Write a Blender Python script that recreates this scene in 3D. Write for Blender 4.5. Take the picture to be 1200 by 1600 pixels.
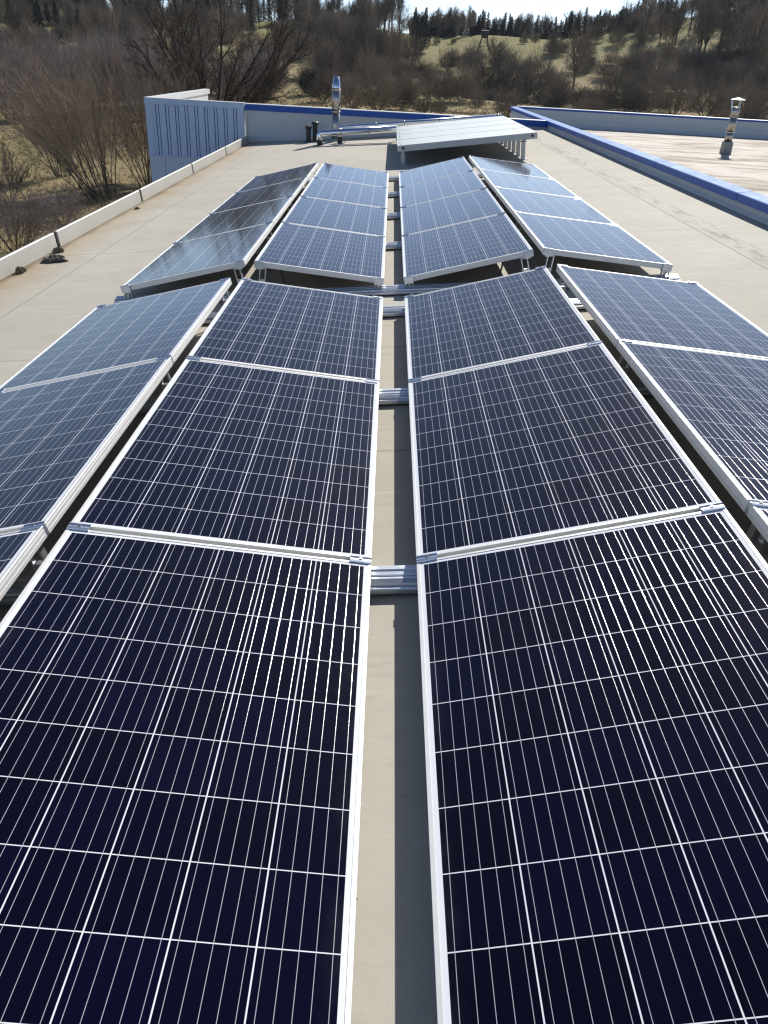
import bpy, bmesh, math, random
from mathutils import Vector, Matrix
R = math.radians
SC = bpy.context.scene
COL = SC.collection
for o in list(bpy.data.objects):
    bpy.data.objects.remove(o)

# ------------------------------------------------------------------ camera, light, exposure
ALPHA = R(5.3)                                   # the near roof is pitched, rising towards +x
MR = Matrix.Rotation(-ALPHA, 4, 'Y')             # roof frame -> world
cam_d = bpy.data.cameras.new('camera')
cam = bpy.data.objects.new('camera', cam_d); COL.objects.link(cam)
cm = Matrix(((0.9986591, -0.0492202, -0.0160451), (0.0106408, 0.4984753, -0.8668386), (0.0506641, 0.8655055, 0.4983306))).to_4x4()
cm.translation = Vector((-0.082056, -2.165901, 1.428776))
cam.matrix_world = cm
cam_d.sensor_fit = 'VERTICAL'; cam_d.sensor_height = 36.0; cam_d.sensor_width = 27.0
cam_d.lens = 36.0 * 1220.84 / 1600.0
cam_d.clip_start = 0.05; cam_d.clip_end = 6000
SC.camera = cam

sun_dir = (MR.to_3x3() @ Vector((0.34, 0.78, 0.525))).normalized()   # towards the sun
SUN_EL = math.asin(sun_dir.z); SUN_AZ = math.atan2(sun_dir.x, sun_dir.y)
w = bpy.data.worlds.new('World'); SC.world = w; w.use_nodes = True
nt = w.node_tree; nt.nodes.clear()
sky = nt.nodes.new('ShaderNodeTexSky'); sky.sky_type = 'NISHITA'; sky.sun_disc = False
sky.sun_elevation = SUN_EL; sky.sun_rotation = SUN_AZ
sky.altitude = 300; sky.air_density = 0.5; sky.dust_density = 0.22; sky.ozone_density = 0.6
bg = nt.nodes.new('ShaderNodeBackground'); bg.inputs['Strength'].default_value = 0.093
wo = nt.nodes.new('ShaderNodeOutputWorld')
nt.links.new(sky.outputs[0], bg.inputs[0]); nt.links.new(bg.outputs[0], wo.inputs[0])
sl = bpy.data.lights.new('sun', 'SUN'); sl.energy = 4.2; sl.angle = R(0.53); sl.color = (1.0, 0.95, 0.87)
so = bpy.data.objects.new('sun', sl); COL.objects.link(so)
so.rotation_euler = sun_dir.to_track_quat('Z', 'Y').to_euler()
SC.view_settings.view_transform = 'Standard'; SC.view_settings.look = 'None'
SC.view_settings.exposure = 0.6; SC.view_settings.gamma = 1.0
SC.render.engine = 'CYCLES'
SC.cycles.use_denoising = True; SC.cycles.denoising_prefilter = 'NONE'; SC.cycles.denoiser = 'OPENIMAGEDENOISE'; SC.cycles.denoising_input_passes = 'RGB_ALBEDO_NORMAL'
SC.cycles.max_bounces = 6; SC.cycles.diffuse_bounces = 3; SC.cycles.glossy_bounces = 4
SC.cycles.sample_clamp_indirect = 6.0
SC.cycles.filter_width = 1.3 if hasattr(SC.cycles, 'filter_width') else 1.5

# ------------------------------------------------------------------ helpers
class MB:
    def __init__(s): s.v = []; s.f = []; s.m = []
    def quad(s, a, b, c, d, mi=0):
        i = len(s.v); s.v += [tuple(a), tuple(b), tuple(c), tuple(d)]; s.f.append((i, i+1, i+2, i+3)); s.m.append(mi)
    def tri(s, a, b, c, mi=0):
        i = len(s.v); s.v += [tuple(a), tuple(b), tuple(c)]; s.f.append((i, i+1, i+2)); s.m.append(mi)
    def box(s, x0, x1, y0, y1, z0, z1, M=None, mi=0):
        i = len(s.v)
        P = [Vector((x, y, z)) for z in (z0, z1) for y in (y0, y1) for x in (x0, x1)]
        if M is not None: P = [M @ p for p in P]
        s.v += [tuple(p) for p in P]
        for q in ((0,2,3,1),(4,5,7,6),(0,1,5,4),(2,6,7,3),(0,4,6,2),(1,3,7,5)):
            s.f.append(tuple(i+k for k in q)); s.m.append(mi)
    def loft(s, loops, closed=True, caps=True, mi=0):
        """loops: list of equally long point loops"""
        i = len(s.v); n = len(loops[0])
        for l in loops: s.v += [tuple(p) for p in l]
        for a in range(len(loops)-1):
            for k in range(n if closed else n-1):
                k2 = (k+1) % n
                s.f.append((i+a*n+k, i+a*n+k2, i+(a+1)*n+k2, i+(a+1)*n+k)); s.m.append(mi)
        if caps and closed:
            s.f.append(tuple(i+k for k in reversed(range(n)))); s.m.append(mi)
            e = i+(len(loops)-1)*n
            s.f.append(tuple(e+k for k in range(n))); s.m.append(mi)
    def tube(s, pts, rad, n=8, caps=True, mi=0):
        pts = [Vector(p) for p in pts]
        if not hasattr(rad, '__len__'): rad = [rad]*len(pts)
        loops = []; ref = None
        for k, p in enumerate(pts):
            d = (pts[min(k+1, len(pts)-1)] - pts[max(k-1, 0)])
            if d.length < 1e-9: d = Vector((0, 0, 1))
            d.normalize()
            if ref is None: ref = d.orthogonal().normalized()
            u = ref - d*ref.dot(d)
            if u.length < 1e-6: u = d.orthogonal()
            u.normalize(); ref = u; v = d.cross(u)
            loops.append([p + (u*math.cos(2*math.pi*j/n) + v*math.sin(2*math.pi*j/n))*rad[k] for j in range(n)])
        s.loft(loops, True, caps, mi)
    def mesh(s, name, mats, smooth=False):
        me = bpy.data.meshes.new(name); me.from_pydata(s.v, [], s.f)
        for m in mats: me.materials.append(m)
        if len(mats) > 1: me.polygons.foreach_set('material_index', s.m)
        if smooth: me.polygons.foreach_set('use_smooth', [True]*len(me.polygons))
        me.update()
        return me
    def build(s, name, mats, parent=None, smooth=False, fix=True):
        if not isinstance(mats, (list, tuple)): mats = [mats]
        me = s.mesh(name, mats, smooth)
        if fix:
            b = bmesh.new(); b.from_mesh(me); bmesh.ops.recalc_face_normals(b, faces=b.faces); b.to_mesh(me); b.free()
        o = bpy.data.objects.new(name, me); COL.objects.link(o)
        if parent is not None: o.parent = parent
        return o

def tag(o, label=None, cat=None, group=None, kind=None):
    if label: o['label'] = label
    if cat: o['category'] = cat
    if group: o['group'] = group
    if kind: o['kind'] = kind
    return o
def thing(name, label, cat, group=None, mat=None):
    o = bpy.data.objects.new(name, None); COL.objects.link(o); o.empty_display_size = 0.1
    if mat is not None: o.matrix_basis = mat
    return tag(o, label, cat, group)
def inst(name, me, parent):
    o = bpy.data.objects.new(name, me); COL.objects.link(o); o.parent = parent; return o
T = Matrix.Translation

# ------------------------------------------------------------------ materials
def new_mat(name):
    m = bpy.data.materials.new(name); m.use_nodes = True
    n = m.node_tree.nodes; l = m.node_tree.links
    return m, n, l, n['Principled BSDF']
def setp(b, **k):
    for a, v in k.items():
        a = a.replace('_', ' ')
        if a in b.inputs: b.inputs[a].default_value = v
class NG:
    """small helper to write node maths"""
    def __init__(s, n, l): s.n = n; s.l = l
    def val(s, x, sock):
        if isinstance(x, (int, float)): sock.default_value = x
        else: s.l.new(x, sock)
    def m(s, op, a, b=0.0, c=None, clamp=False):
        q = s.n.new('ShaderNodeMath'); q.operation = op; q.use_clamp = clamp
        s.val(a, q.inputs[0]); s.val(b, q.inputs[1])
        if c is not None: s.val(c, q.inputs[2])
        return q.outputs[0]
    def mix(s, f, a, b):
        q = s.n.new('ShaderNodeMix'); q.data_type = 'RGBA'
        s.val(f, q.inputs[0])
        for v, k in ((a, 6), (b, 7)):
            if isinstance(v, tuple): q.inputs[k].default_value = (v[0], v[1], v[2], 1)
            else: s.l.new(v, q.inputs[k])
        return q.outputs[2]
    def mixf(s, f, a, b):
        q = s.n.new('ShaderNodeMix'); q.data_type = 'FLOAT'
        s.val(f, q.inputs[0]); s.val(a, q.inputs[2]); s.val(b, q.inputs[3]); return q.outputs[0]
    def noise(s, vec, scale, detail=4, rough=0.55):
        q = s.n.new('ShaderNodeTexNoise'); q.inputs['Scale'].default_value = scale
        q.inputs['Detail'].default_value = detail; q.inputs['Roughness'].default_value = rough
        if vec is not None: s.l.new(vec, q.inputs['Vector'])
        return q.outputs[0]
    def ramp(s, f, lo, hi):
        q = s.n.new('ShaderNodeMapRange'); q.clamp = True
        s.val(f, q.inputs[0]); q.inputs[1].default_value = lo; q.inputs[2].default_value = hi
        return q.outputs[0]
    def coords(s, kind='Object'):
        return s.n.new('ShaderNodeTexCoord').outputs[kind]
    def sep(s, v):
        q = s.n.new('ShaderNodeSeparateXYZ'); s.l.new(v, q.inputs[0]); return q.outputs
    def scale(s, v, sx, sy, sz):
        q = s.n.new('ShaderNodeMapping'); q.inputs['Scale'].default_value = (sx, sy, sz); s.l.new(v, q.inputs[0]); return q.outputs[0]
    def bump(s, h, strength=0.3, dist=0.01):
        q = s.n.new('ShaderNodeBump'); q.inputs['Strength'].default_value = strength; q.inputs['Distance'].default_value = dist
        s.l.new(h, q.inputs['Height']); return q.outputs[0]

def plain(name, col, rough=0.5, metal=0.0, var=0.12, nscale=6.0, spec=0.5, bump=0.0):
    m, n, l, b = new_mat(name); g = NG(n, l)
    setp(b, Roughness=rough, Metallic=metal, Specular_IOR_Level=spec)
    c = g.coords(); f = g.noise(c, nscale, 5)
    d = tuple(x*(1-var) for x in col); e = tuple(min(1, x*(1+var)) for x in col)
    l.new(g.mix(f, d, e), b.inputs['Base Color'])
    r = g.mixf(g.noise(c, nscale*2.3, 4), max(0.02, rough*0.8), min(1, rough*1.2)); l.new(r, b.inputs['Roughness'])
    if bump: l.new(g.bump(g.noise(c, nscale*6, 4), bump, 0.01), b.inputs['Normal'])
    return m

M_ALU = plain('anodised_aluminium', (0.74, 0.74, 0.72), 0.45, 0.30, 0.05, 9)
M_CASE = plain('grey_collector_casing', (0.50, 0.51, 0.51), 0.5, 0.0, 0.08, 3)
M_ALU2 = plain('mill_aluminium', (0.58, 0.61, 0.66), 0.38, 0.85, 0.08, 14)
M_CLAMP = plain('clamp_aluminium', (0.55, 0.60, 0.68), 0.32, 0.85, 0.08, 30)
M_STEEL = plain('stainless_steel', (0.48, 0.445, 0.39), 0.33, 1.0, 0.08, 5)
M_CHROME = plain('bright_cladding', (0.72, 0.76, 0.82), 0.16, 1.0, 0.06, 4)
M_BLACK = plain('black_plastic', (0.02, 0.02, 0.024), 0.45, 0, 0.2, 8)
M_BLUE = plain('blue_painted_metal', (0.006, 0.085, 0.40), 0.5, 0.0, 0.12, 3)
M_BLUETOP = plain('sky_lit_blue_metal', (0.16, 0.30, 0.60), 0.7, 0.0, 0.18, 2.2, spec=0.12)  # paler copy of the coping blue, sky reflection put into the colour
M_WHITE = plain('white_metal', (0.72, 0.72, 0.70), 0.45, 0, 0.06, 3)
M_CLAD = plain('pale_blue_cladding', (0.54, 0.65, 0.83), 0.45, 0.0, 0.06, 2)
M_LOWCLAD = plain('smooth_grey_panel', (0.64, 0.70, 0.82), 0.5, 0.0, 0.07, 1.5)
M_UPSTAND = plain('off_white_edge_metal', (0.48, 0.47, 0.43), 0.5, 0.0, 0.10, 2.5)
M_GREYWALL = plain('grey_membrane_wall', (0.58, 0.60, 0.59), 0.6, 0, 0.10, 1.6, bump=0.08)
M_FACADE = plain('plaster_facade', (0.5, 0.49, 0.46), 0.8, 0, 0.1, 2)
M_DARKGAP = plain('dark_joint', (0.02, 0.02, 0.02), 0.8, 0, 0.2, 8)
M_CONC = plain('grey_pedestal', (0.30, 0.29, 0.27), 0.7, 0, 0.2, 9)
M_POST = plain('galvanised_post', (0.46, 0.47, 0.48), 0.45, 0.5, 0.12, 8)
M_CLOTH = plain('dirty_dark_cloth', (0.13, 0.12, 0.10), 0.9, 0, 0.75, 22, bump=0.4)
M_MOSS = plain('moss_and_leaf_litter', (0.20, 0.17, 0.11), 0.95, 0, 0.5, 60, bump=0.5)
M_WOODDARK = plain('weathered_dark_timber', (0.05, 0.035, 0.03), 0.85, 0, 0.3, 2)

def mat_cells():
    m, n, l, b = new_mat('solar_cells_under_glass'); g = NG(n, l)
    c = g.coords(); X, Y, Z = g.sep(c)
    PX, PY, X0, Y0 = 0.1578, 0.1610, 0.0226, 0.0225
    xs = g.m('SUBTRACT', X, X0); ys = g.m('SUBTRACT', Y, Y0)
    fx = g.m('FRACT', g.m('DIVIDE', xs, PX)); fy = g.m('FRACT', g.m('DIVIDE', ys, PY))
    ex = g.m('MULTIPLY', g.m('MINIMUM', fx, g.m('SUBTRACT', 1.0, fx)), PX)
    ey = g.m('MULTIPLY', g.m('MINIMUM', fy, g.m('SUBTRACT', 1.0, fy)), PY)
    gap = g.m('MAXIMUM', g.m('LESS_THAN', ex, 0.0015), g.m('LESS_THAN', ey, 0.00115))
    out = g.m('MAXIMUM', g.m('MAXIMUM', g.m('LESS_THAN', xs, 0.001), g.m('GREATER_THAN', xs, 6*PX-0.001)),
              g.m('MAXIMUM', g.m('LESS_THAN', ys, 0.001), g.m('GREATER_THAN', ys, 10*PY-0.001)))
    white = g.m('MAXIMUM', gap, out)
    fb = g.m('SUBTRACT', g.m('FRACT', g.m('MULTIPLY', fx, 5.0)), 0.5)
    db = g.m('MULTIPLY', g.m('ABSOLUTE', fb), PX/5)
    HB = 0.00060
    bus = g.m('MULTIPLY', g.m('LESS_THAN', db, HB), g.m('SUBTRACT', 1.0, g.m('GREATER_THAN', out, 0.5)))
    # ribbon breaks near panel ends are left out; cells differ slightly from one another
    ci = n.new('ShaderNodeCombineXYZ'); l.new(g.m('FLOOR', g.m('DIVIDE', xs, PX)), ci.inputs[0]); l.new(g.m('FLOOR', g.m('DIVIDE', ys, PY)), ci.inputs[1])
    oi = n.new('ShaderNodeObjectInfo'); l.new(oi.outputs['Random'], ci.inputs[2])
    wn = n.new('ShaderNodeTexWhiteNoise'); wn.noise_dimensions = '3D'; l.new(ci.outputs[0], wn.inputs['Vector'])
    fine = g.noise(g.scale(c, 900, 60, 1), 1.0, 2)
    cell = g.mix(wn.outputs[0], (0.0004, 0.0004, 0.0040), (0.0016, 0.0014, 0.0145))
    cell = g.mix(g.ramp(fine, 0.35, 0.75), cell, (0.0016, 0.0017, 0.011))
    sheet = (0.78, 0.80, 0.84)
    col = g.mix(white, cell, sheet)
    col = g.mix(bus, col, (0.76, 0.75, 0.76))
    # thin dust film: uneven, a little thicker at the low edge
    dust = g.m('MULTIPLY', g.ramp(g.noise(c, 3.0, 6, 0.65), 0.45, 0.85), 0.0022)
    smear = g.m('MULTIPLY', g.ramp(g.noise(g.scale(c, 9, 3.0, 1), 1.0, 6, 0.7), 0.66, 0.80), 0.05)
    smear = g.m('MULTIPLY', smear, g.ramp(oi.outputs['Random'], 0.0, 1.0))
    edge = g.m('MULTIPLY', g.m('MULTIPLY', g.m('SUBTRACT', 1.0, g.ramp(g.m('MINIMUM', X, g.m('SUBTRACT', 0.992, X)), 0.02, 0.07)), g.ramp(g.noise(c, 7.0, 5), 0.40, 0.7)), 0.03)
    col = g.mix(g.m('ADD', dust, g.m('ADD', smear, edge)), col, (0.45, 0.43, 0.40))
    l.new(col, b.inputs['Base Color'])
    l.new(g.m('MULTIPLY', bus, 0.45), b.inputs['Metallic'])
    l.new(g.mixf(bus, 0.8, 0.15), b.inputs['Roughness'])
    setp(b, Specular_IOR_Level=0.0)
    # the ribbons are slightly domed wires
    t = g.m('MULTIPLY', g.m('DIVIDE', g.m('MULTIPLY', fb, PX/5), HB), 0.27)
    t = g.m('MULTIPLY', t, bus)
    wv = g.m('MULTIPLY', g.m('SUBTRACT', g.noise(g.scale(c, 30, 120, 1), 1.0, 4, 0.7), 0.5), 0.13)
    wv = g.m('MULTIPLY', wv, bus)
    cx = n.new('ShaderNodeCombineXYZ'); l.new(t, cx.inputs[0]); l.new(wv, cx.inputs[1]); cx.inputs[2].default_value = 1.0
    vt = n.new('ShaderNodeVectorTransform'); vt.vector_type = 'NORMAL'; vt.convert_from = 'OBJECT'; vt.convert_to = 'WORLD'
    l.new(cx.outputs[0], vt.inputs[0])
    nz = n.new('ShaderNodeVectorMath'); nz.operation = 'NORMALIZE'; l.new(vt.outputs[0], nz.inputs[0])
    l.new(nz.outputs[0], b.inputs['Normal'])
    setp(b, Coat_Weight=1.0, Coat_IOR=1.34, Sheen_Weight=0.035, Sheen_Roughness=0.4)
    l.new(g.mixf(g.noise(c, 5.0, 5), 0.065, 0.095), b.inputs['Coat Roughness'])
    return m
M_CELLS = mat_cells()
M_BACKSHEET = plain('white_backsheet', (0.62, 0.63, 0.64), 0.6, 0, 0.04, 5)

def mat_roof(name, main):
    m, n, l, b = new_mat(name); g = NG(n, l)
    c = g.coords(); X, Y, Z = g.sep(c)
    big = g.noise(c, 0.45, 6, 0.6); mid = g.noise(c, 2.2, 6, 0.65); sm = g.noise(c, 14, 5, 0.6)
    if main:
        col = g.mix(g.ramp(big, 0.3, 0.7), (0.445, 0.418, 0.352), (0.52, 0.492, 0.425))
        col = g.mix(g.m('MULTIPLY', g.ramp(mid, 0.45, 0.75), 0.35), col, (0.34, 0.315, 0.26))
        # faint transverse scuffs
        sc = g.noise(g.scale(c, 0.9, 9.0, 1), 1.5, 6, 0.72)
        col = g.mix(g.m('MULTIPLY', g.ramp(sc, 0.58, 0.72), 0.6), col, (0.66, 0.64, 0.59))
        sd = g.noise(g.scale(c, 0.8, 6.0, 1), 2.6, 6, 0.7)
        col = g.mix(g.m('MULTIPLY', g.ramp(sd, 0.56, 0.72), 0.35), col, (0.27, 0.24, 0.19))
        s2 = g.noise(g.scale(c, 5.0, 2.4, 1), 1.7, 6, 0.75)
        col = g.mix(g.m('MULTIPLY', g.ramp(s2, 0.60, 0.70), 0.35), col, (0.60, 0.57, 0.50))
        s3 = g.noise(g.scale(c, 3.0, 7.0, 1), 2.3, 6, 0.75)
        col = g.mix(g.m('MULTIPLY', g.ramp(s3, 0.62, 0.72), 0.40), col, (0.25, 0.225, 0.18))
        # dirt washed to the low eaves on the left
        wob = g.m('MULTIPLY', g.m('SUBTRACT', g.noise(c, 1.6, 6, 0.7), 0.5), 0.75)
        e = g.m('SUBTRACT', 1.0, g.ramp(g.m('ADD', X, wob), -3.60, -3.02))
        col = g.mix(g.m('MULTIPLY', e, 0.8), col, (0.36, 0.265, 0.15))
        e2 = g.m('SUBTRACT', 1.0, g.ramp(g.m('ADD', X, g.m('MULTIPLY', wob, 0.25)), -3.56, -3.44))
        col = g.mix(g.m('MULTIPLY', e2, 0.9), col, (0.11, 0.085, 0.05))
        # welded seams of the membrane
        def seam(coord, pos, wd, amp, wobv):
            d = g.m('ABSOLUTE', g.m('SUBTRACT', g.m('ADD', coord, wobv), pos)); return g.m('MULTIPLY', g.m('LESS_THAN', d, wd), amp)
        wx = g.m('MULTIPLY', g.m('SUBTRACT', g.noise(c, 1.3, 3), 0.5), 0.03)
        s = g.m('MAXIMUM', g.m('MAXIMUM', seam(X, -2.98, 0.007, 0.55, wx), seam(X, 3.20, 0.007, 0.4, wx)), seam(X, 2.98, 0.009, 0.7, wx))
        for k, yy in enumerate((1.1, 2.62, 5.95, 9.0, 12.0, 15.1, 17.9)):
            s = g.m('MAXIMUM', s, seam(Y, yy, 0.010, 0.4, wx))
        wr = g.noise(g.scale(c, 7.0, 1.4, 1), 1.6, 6, 0.75)
        inw = g.m('MULTIPLY', g.ramp(X, 3.0, 3.06), g.m('SUBTRACT', 1.0, g.ramp(X, 3.16, 3.24)))
        s = g.m('MAXIMUM', s, g.m('MULTIPLY', inw, g.m('MULTIPLY', g.ramp(wr, 0.50, 0.62), 0.7)))
        col = g.mix(s, col, (0.20, 0.18, 0.15))
        # fine scratches and specks
        sp = n.new('ShaderNodeTexVoronoi'); sp.inputs['Scale'].default_value = 9.0; l.new(c, sp.inputs['Vector'])
        col = g.mix(g.m('MULTIPLY', g.m('LESS_THAN', sp.outputs[0], 0.035), 0.6), col, (0.10, 0.08, 0.06))
        h = g.m('ADD', g.m('MULTIPLY', big, 2.0), g.m('ADD', g.m('MULTIPLY', wr, inw), g.m('MULTIPLY', mid, 0.6)))
    else:
        col = g.mix(g.ramp(big, 0.35, 0.65), (0.52, 0.48, 0.41), (0.60, 0.565, 0.50))
        st = g.noise(g.scale(c, 0.55, 1.6, 1), 0.75, 7, 0.68)
        col = g.mix(g.m('MULTIPLY', g.ramp(st, 0.48, 0.60), 0.85), col, (0.21, 0.145, 0.09))
        st2 = g.noise(g.scale(c, 0.4, 2.4, 1), 2.1, 6, 0.7)
        col = g.mix(g.m('MULTIPLY', g.ramp(st2, 0.52, 0.66), 0.7), col, (0.16, 0.12, 0.085))
        s = g.m('MULTIPLY', g.m('LESS_THAN', g.m('ABSOLUTE', g.m('SUBTRACT', g.m('FRACT', g.m('MULTIPLY', g.m('ADD', X, g.m('MULTIPLY', Y, 0.02)), 0.62)), 0.5)), 0.012), 0.5)
        col = g.mix(s, col, (0.30, 0.26, 0.21))
        h = g.m('ADD', big, g.m('MULTIPLY', mid, 0.6))
    col = g.mix(g.m('MULTIPLY', g.ramp(sm, 0.4, 0.8), 0.12), col, (0.32, 0.30, 0.26))
    l.new(col, b.inputs['Base Color'])
    setp(b, Roughness=0.8, Specular_IOR_Level=0.12)
    l.new(g.bump(h, 0.25, 0.03), b.inputs['Normal'])
    return m
M_ROOF = mat_roof('beige_roof_membrane', True)
M_ROOF2 = mat_roof('stained_roof_membrane', False)

def mat_collector():
    m, n, l, b = new_mat('collector_cover'); g = NG(n, l)
    c = g.coords(); X, Y, Z = g.sep(c)
    f = g.noise(c, 3.5, 6, 0.7)
    col = g.mix(g.ramp(f, 0.35, 0.7), (0.58, 0.63, 0.62), (0.66, 0.70, 0.69))
    d = g.m('MULTIPLY', g.m('SUBTRACT', 1.0, g.ramp(X, 0.03, 0.40)), g.ramp(g.noise(c, 4.5, 6, 0.7), 0.42, 0.62))
    col = g.mix(g.m('MULTIPLY', d, 0.6), col, (0.25, 0.23, 0.22))
    l.new(col, b.inputs['Base Color']); setp(b, Roughness=0.45, Specular_IOR_Level=0.3)
    return m
M_COLL = mat_collector()

def mat_ground():
    m, n, l, b = new_mat('dry_grass_ground'); g = NG(n, l)
    c = g.coords(); X, Y, Z = g.sep(c)
    n1 = g.noise(c, 0.045, 6, 0.6); n2 = g.noise(c, 0.5, 6, 0.7); n3 = g.noise(g.scale(c, 1, 2.2, 1), 2.6, 6, 0.75)
    straw = g.mix(g.ramp(n3, 0.3, 0.7), (0.16, 0.12, 0.06), (0.50, 0.40, 0.225))
    green = g.mix(g.ramp(n3, 0.3, 0.7), (0.09, 0.105, 0.025), (0.29, 0.29, 0.085))
    brown = g.mix(n3, (0.05, 0.038, 0.025), (0.14, 0.105, 0.065))
    far = g.ramp(Y, 225, 270)
    gf = g.m('ADD', g.m('MULTIPLY', g.ramp(n1, 0.42, 0.62), 0.45), g.m('MULTIPLY', far, 0.45), clamp=True)
    col = g.mix(gf, straw, green)
    bf = g.m('MULTIPLY', g.ramp(n2, 0.53, 0.73), g.m('SUBTRACT', 0.8, g.m('MULTIPLY', far, 0.6)))
    col = g.mix(bf, col, brown)
    l.new(col, b.inputs['Base Color']); setp(b, Roughness=0.95, Specular_IOR_Level=0.1)
    l.new(g.bump(g.m('ADD', n3, n2), 0.8, 0.25), b.inputs['Normal'])
    return m
M_GROUND = mat_ground()

def mat_veg(name, cols, rough=0.85, trans=0.0):
    m, n, l, b = new_mat(name); g = NG(n, l)
    oi = n.new('ShaderNodeObjectInfo'); c = g.coords()
    f = g.noise(c, 3.0, 3)
    r = n.new('ShaderNodeValToRGB'); l.new(oi.outputs['Random'], r.inputs[0])
    cr = r.color_ramp
    while len(cr.elements) < len(cols): cr.elements.new(0.5)
    for k, q in enumerate(cols):
        cr.elements[k].position = k/(len(cols)-1) if len(cols) > 1 else 0
        cr.elements[k].color = (q[0], q[1], q[2], 1)
    hs = n.new('ShaderNodeHueSaturation'); l.new(r.outputs[0], hs.inputs['Color'])
    l.new(g.mixf(f, 0.6, 1.45), hs.inputs['Value'])
    l.new(hs.outputs[0], b.inputs['Base Color']); setp(b, Roughness=rough, Specular_IOR_Level=0.25)
    return m
M_BARK = mat_veg('dark_bark', [(0.085, 0.07, 0.055), (0.115, 0.092, 0.07), (0.10, 0.082, 0.066)])
M_TWIG = mat_veg('grey_brown_twigs', [(0.10, 0.082, 0.06), (0.22, 0.18, 0.132), (0.30, 0.235, 0.165), (0.12, 0.10, 0.076), (0.35, 0.285, 0.215), (0.15, 0.122, 0.088), (0.25, 0.198, 0.138)])
M_TWIGHZ = mat_veg('warm_brown_twigs', [(0.27, 0.215, 0.16), (0.30, 0.235, 0.175)])
M_TWIGGREY = mat_veg('pale_grey_twigs', [(0.27, 0.23, 0.21), (0.31, 0.26, 0.24), (0.24, 0.185, 0.18)])
M_TWIGBIG = mat_veg('dark_tree_twigs', [(0.10, 0.08, 0.062), (0.10, 0.08, 0.062)])
M_BARKDARK = mat_veg('dark_tree_bark', [(0.048, 0.038, 0.03), (0.048, 0.038, 0.03)])
M_YELLOW = mat_veg('budding_willow_twigs', [(0.26, 0.24, 0.09), (0.30, 0.27, 0.10)])
M_NEEDLE = mat_veg('spruce_needles', [(0.014, 0.024, 0.014), (0.022, 0.034, 0.02), (0.016, 0.026, 0.02)])
M_IVY = mat_veg('ivy_leaves', [(0.012, 0.018, 0.012), (0.018, 0.024, 0.014)])
M_TUFT = mat_veg('straw_tufts', [(0.34, 0.27, 0.15), (0.34, 0.27, 0.15)])

# ------------------------------------------------------------------ terrain
def ss(a, b, x):
    t = max(0.0, min(1.0, (x-a)/(b-a))); return t*t*(3-2*t)
def lin(a, b, x): return max(0.0, min(1.0, (x-a)/(b-a)))
def terr(x, y):
    h = -4.5
    ww = 172+7*math.sin(x/21.+1)+4*math.sin(x/9.)
    t = lin(ww, ww+128, y)
    h += 15.0*(0.75*t+0.25*t*t*(3-2*t))
    h += 12*ss(45, 125, x)*ss(160, 330, y)
    h += 3*ss(-20, -150, x)*ss(140, 330, y)
    h += 0.35*math.sin(x*.19+y*.07)+0.3*math.sin(x*.07-y*.15)+.12*math.sin(x*.6+y*.43)
    if y < 60:
        k = ss(60, 25, y)*ss(-45, -5, x); h = h*(1-.6*k)+(-4.5)*.6*k
    return h
xs = [-1500, -900, -500, -320, -220] + [-170+3.0*i for i in range(125)] + [220, 300, 420, 650, 1000, 1500]
ys = [-600, -300, -120, -60] + [-40+3.0*i for i in range(135)] + [380, 420, 500, 650, 900, 1400, 2000]
mb = MB()
for y in ys:
    for x in xs: mb.v.append((x, y, terr(x, y)))
nx = len(xs)
for j in range(len(ys)-1):
    for i in range(nx-1):
        mb.f.append((j*nx+i, j*nx+i+1, (j+1)*nx+i+1, (j+1)*nx+i)); mb.m.append(0)
tag(mb.build('ground', M_GROUND, smooth=True, fix=False), 'dry straw coloured meadow rising to a wooded hill', 'ground', kind='structure')

# ------------------------------------------------------------------ the building
ZR = -0.12                                       # roof membrane level in the roof frame
XL, XR, YB, Y0 = -3.56, 3.74, 19.0, -4.5
def roofz(xr, zw):                               # roof-frame z of a world height at roof-frame x
    return (zw - xr*math.sin(ALPHA))/math.cos(ALPHA)
def w2r(x, y, z): return MR.inverted() @ Vector((x, y, z))

hall = thing('hall_building', 'low hall with pitched beige membrane roof carrying the solar panels', 'building', mat=MR)
m = MB(); NX = 12; NY = 36
for j in range(NY+1):
    for i in range(NX+1):
        m.v.append((XL-0.02+(XR-XL+0.04)*i/NX, Y0+(YB-Y0+0.01)*j/NY, ZR))
for j in range(NY):
    for i in range(NX):
        a = j*(NX+1)+i; m.f.append((a, a+1, a+NX+2, a+NX+1)); m.m.append(0)
m.build('roof', M_ROOF, hall, fix=False)
m = MB()
inv = MR.inverted()
def wbox(mb_, x0, x1, y0, y1, z0, z1, mi=0): mb_.box(x0, x1, y0, y1, z0, z1, inv, mi)
m2 = MB()                                        # body under the pitched roof
pr = [(XL-0.02, ZR-0.012), (XR+0.03, ZR-0.012), (w2r(3.75, 0, -5).x, w2r(3.75, 0, -5).z), (w2r(-3.52, 0, -5).x, w2r(-3.52, 0, -5).z)]
m2.loft([[(p[0], yy, p[1]) for p in pr] for yy in (Y0, YB+0.1)])
m2.build('wall', M_FACADE, hall)

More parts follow.
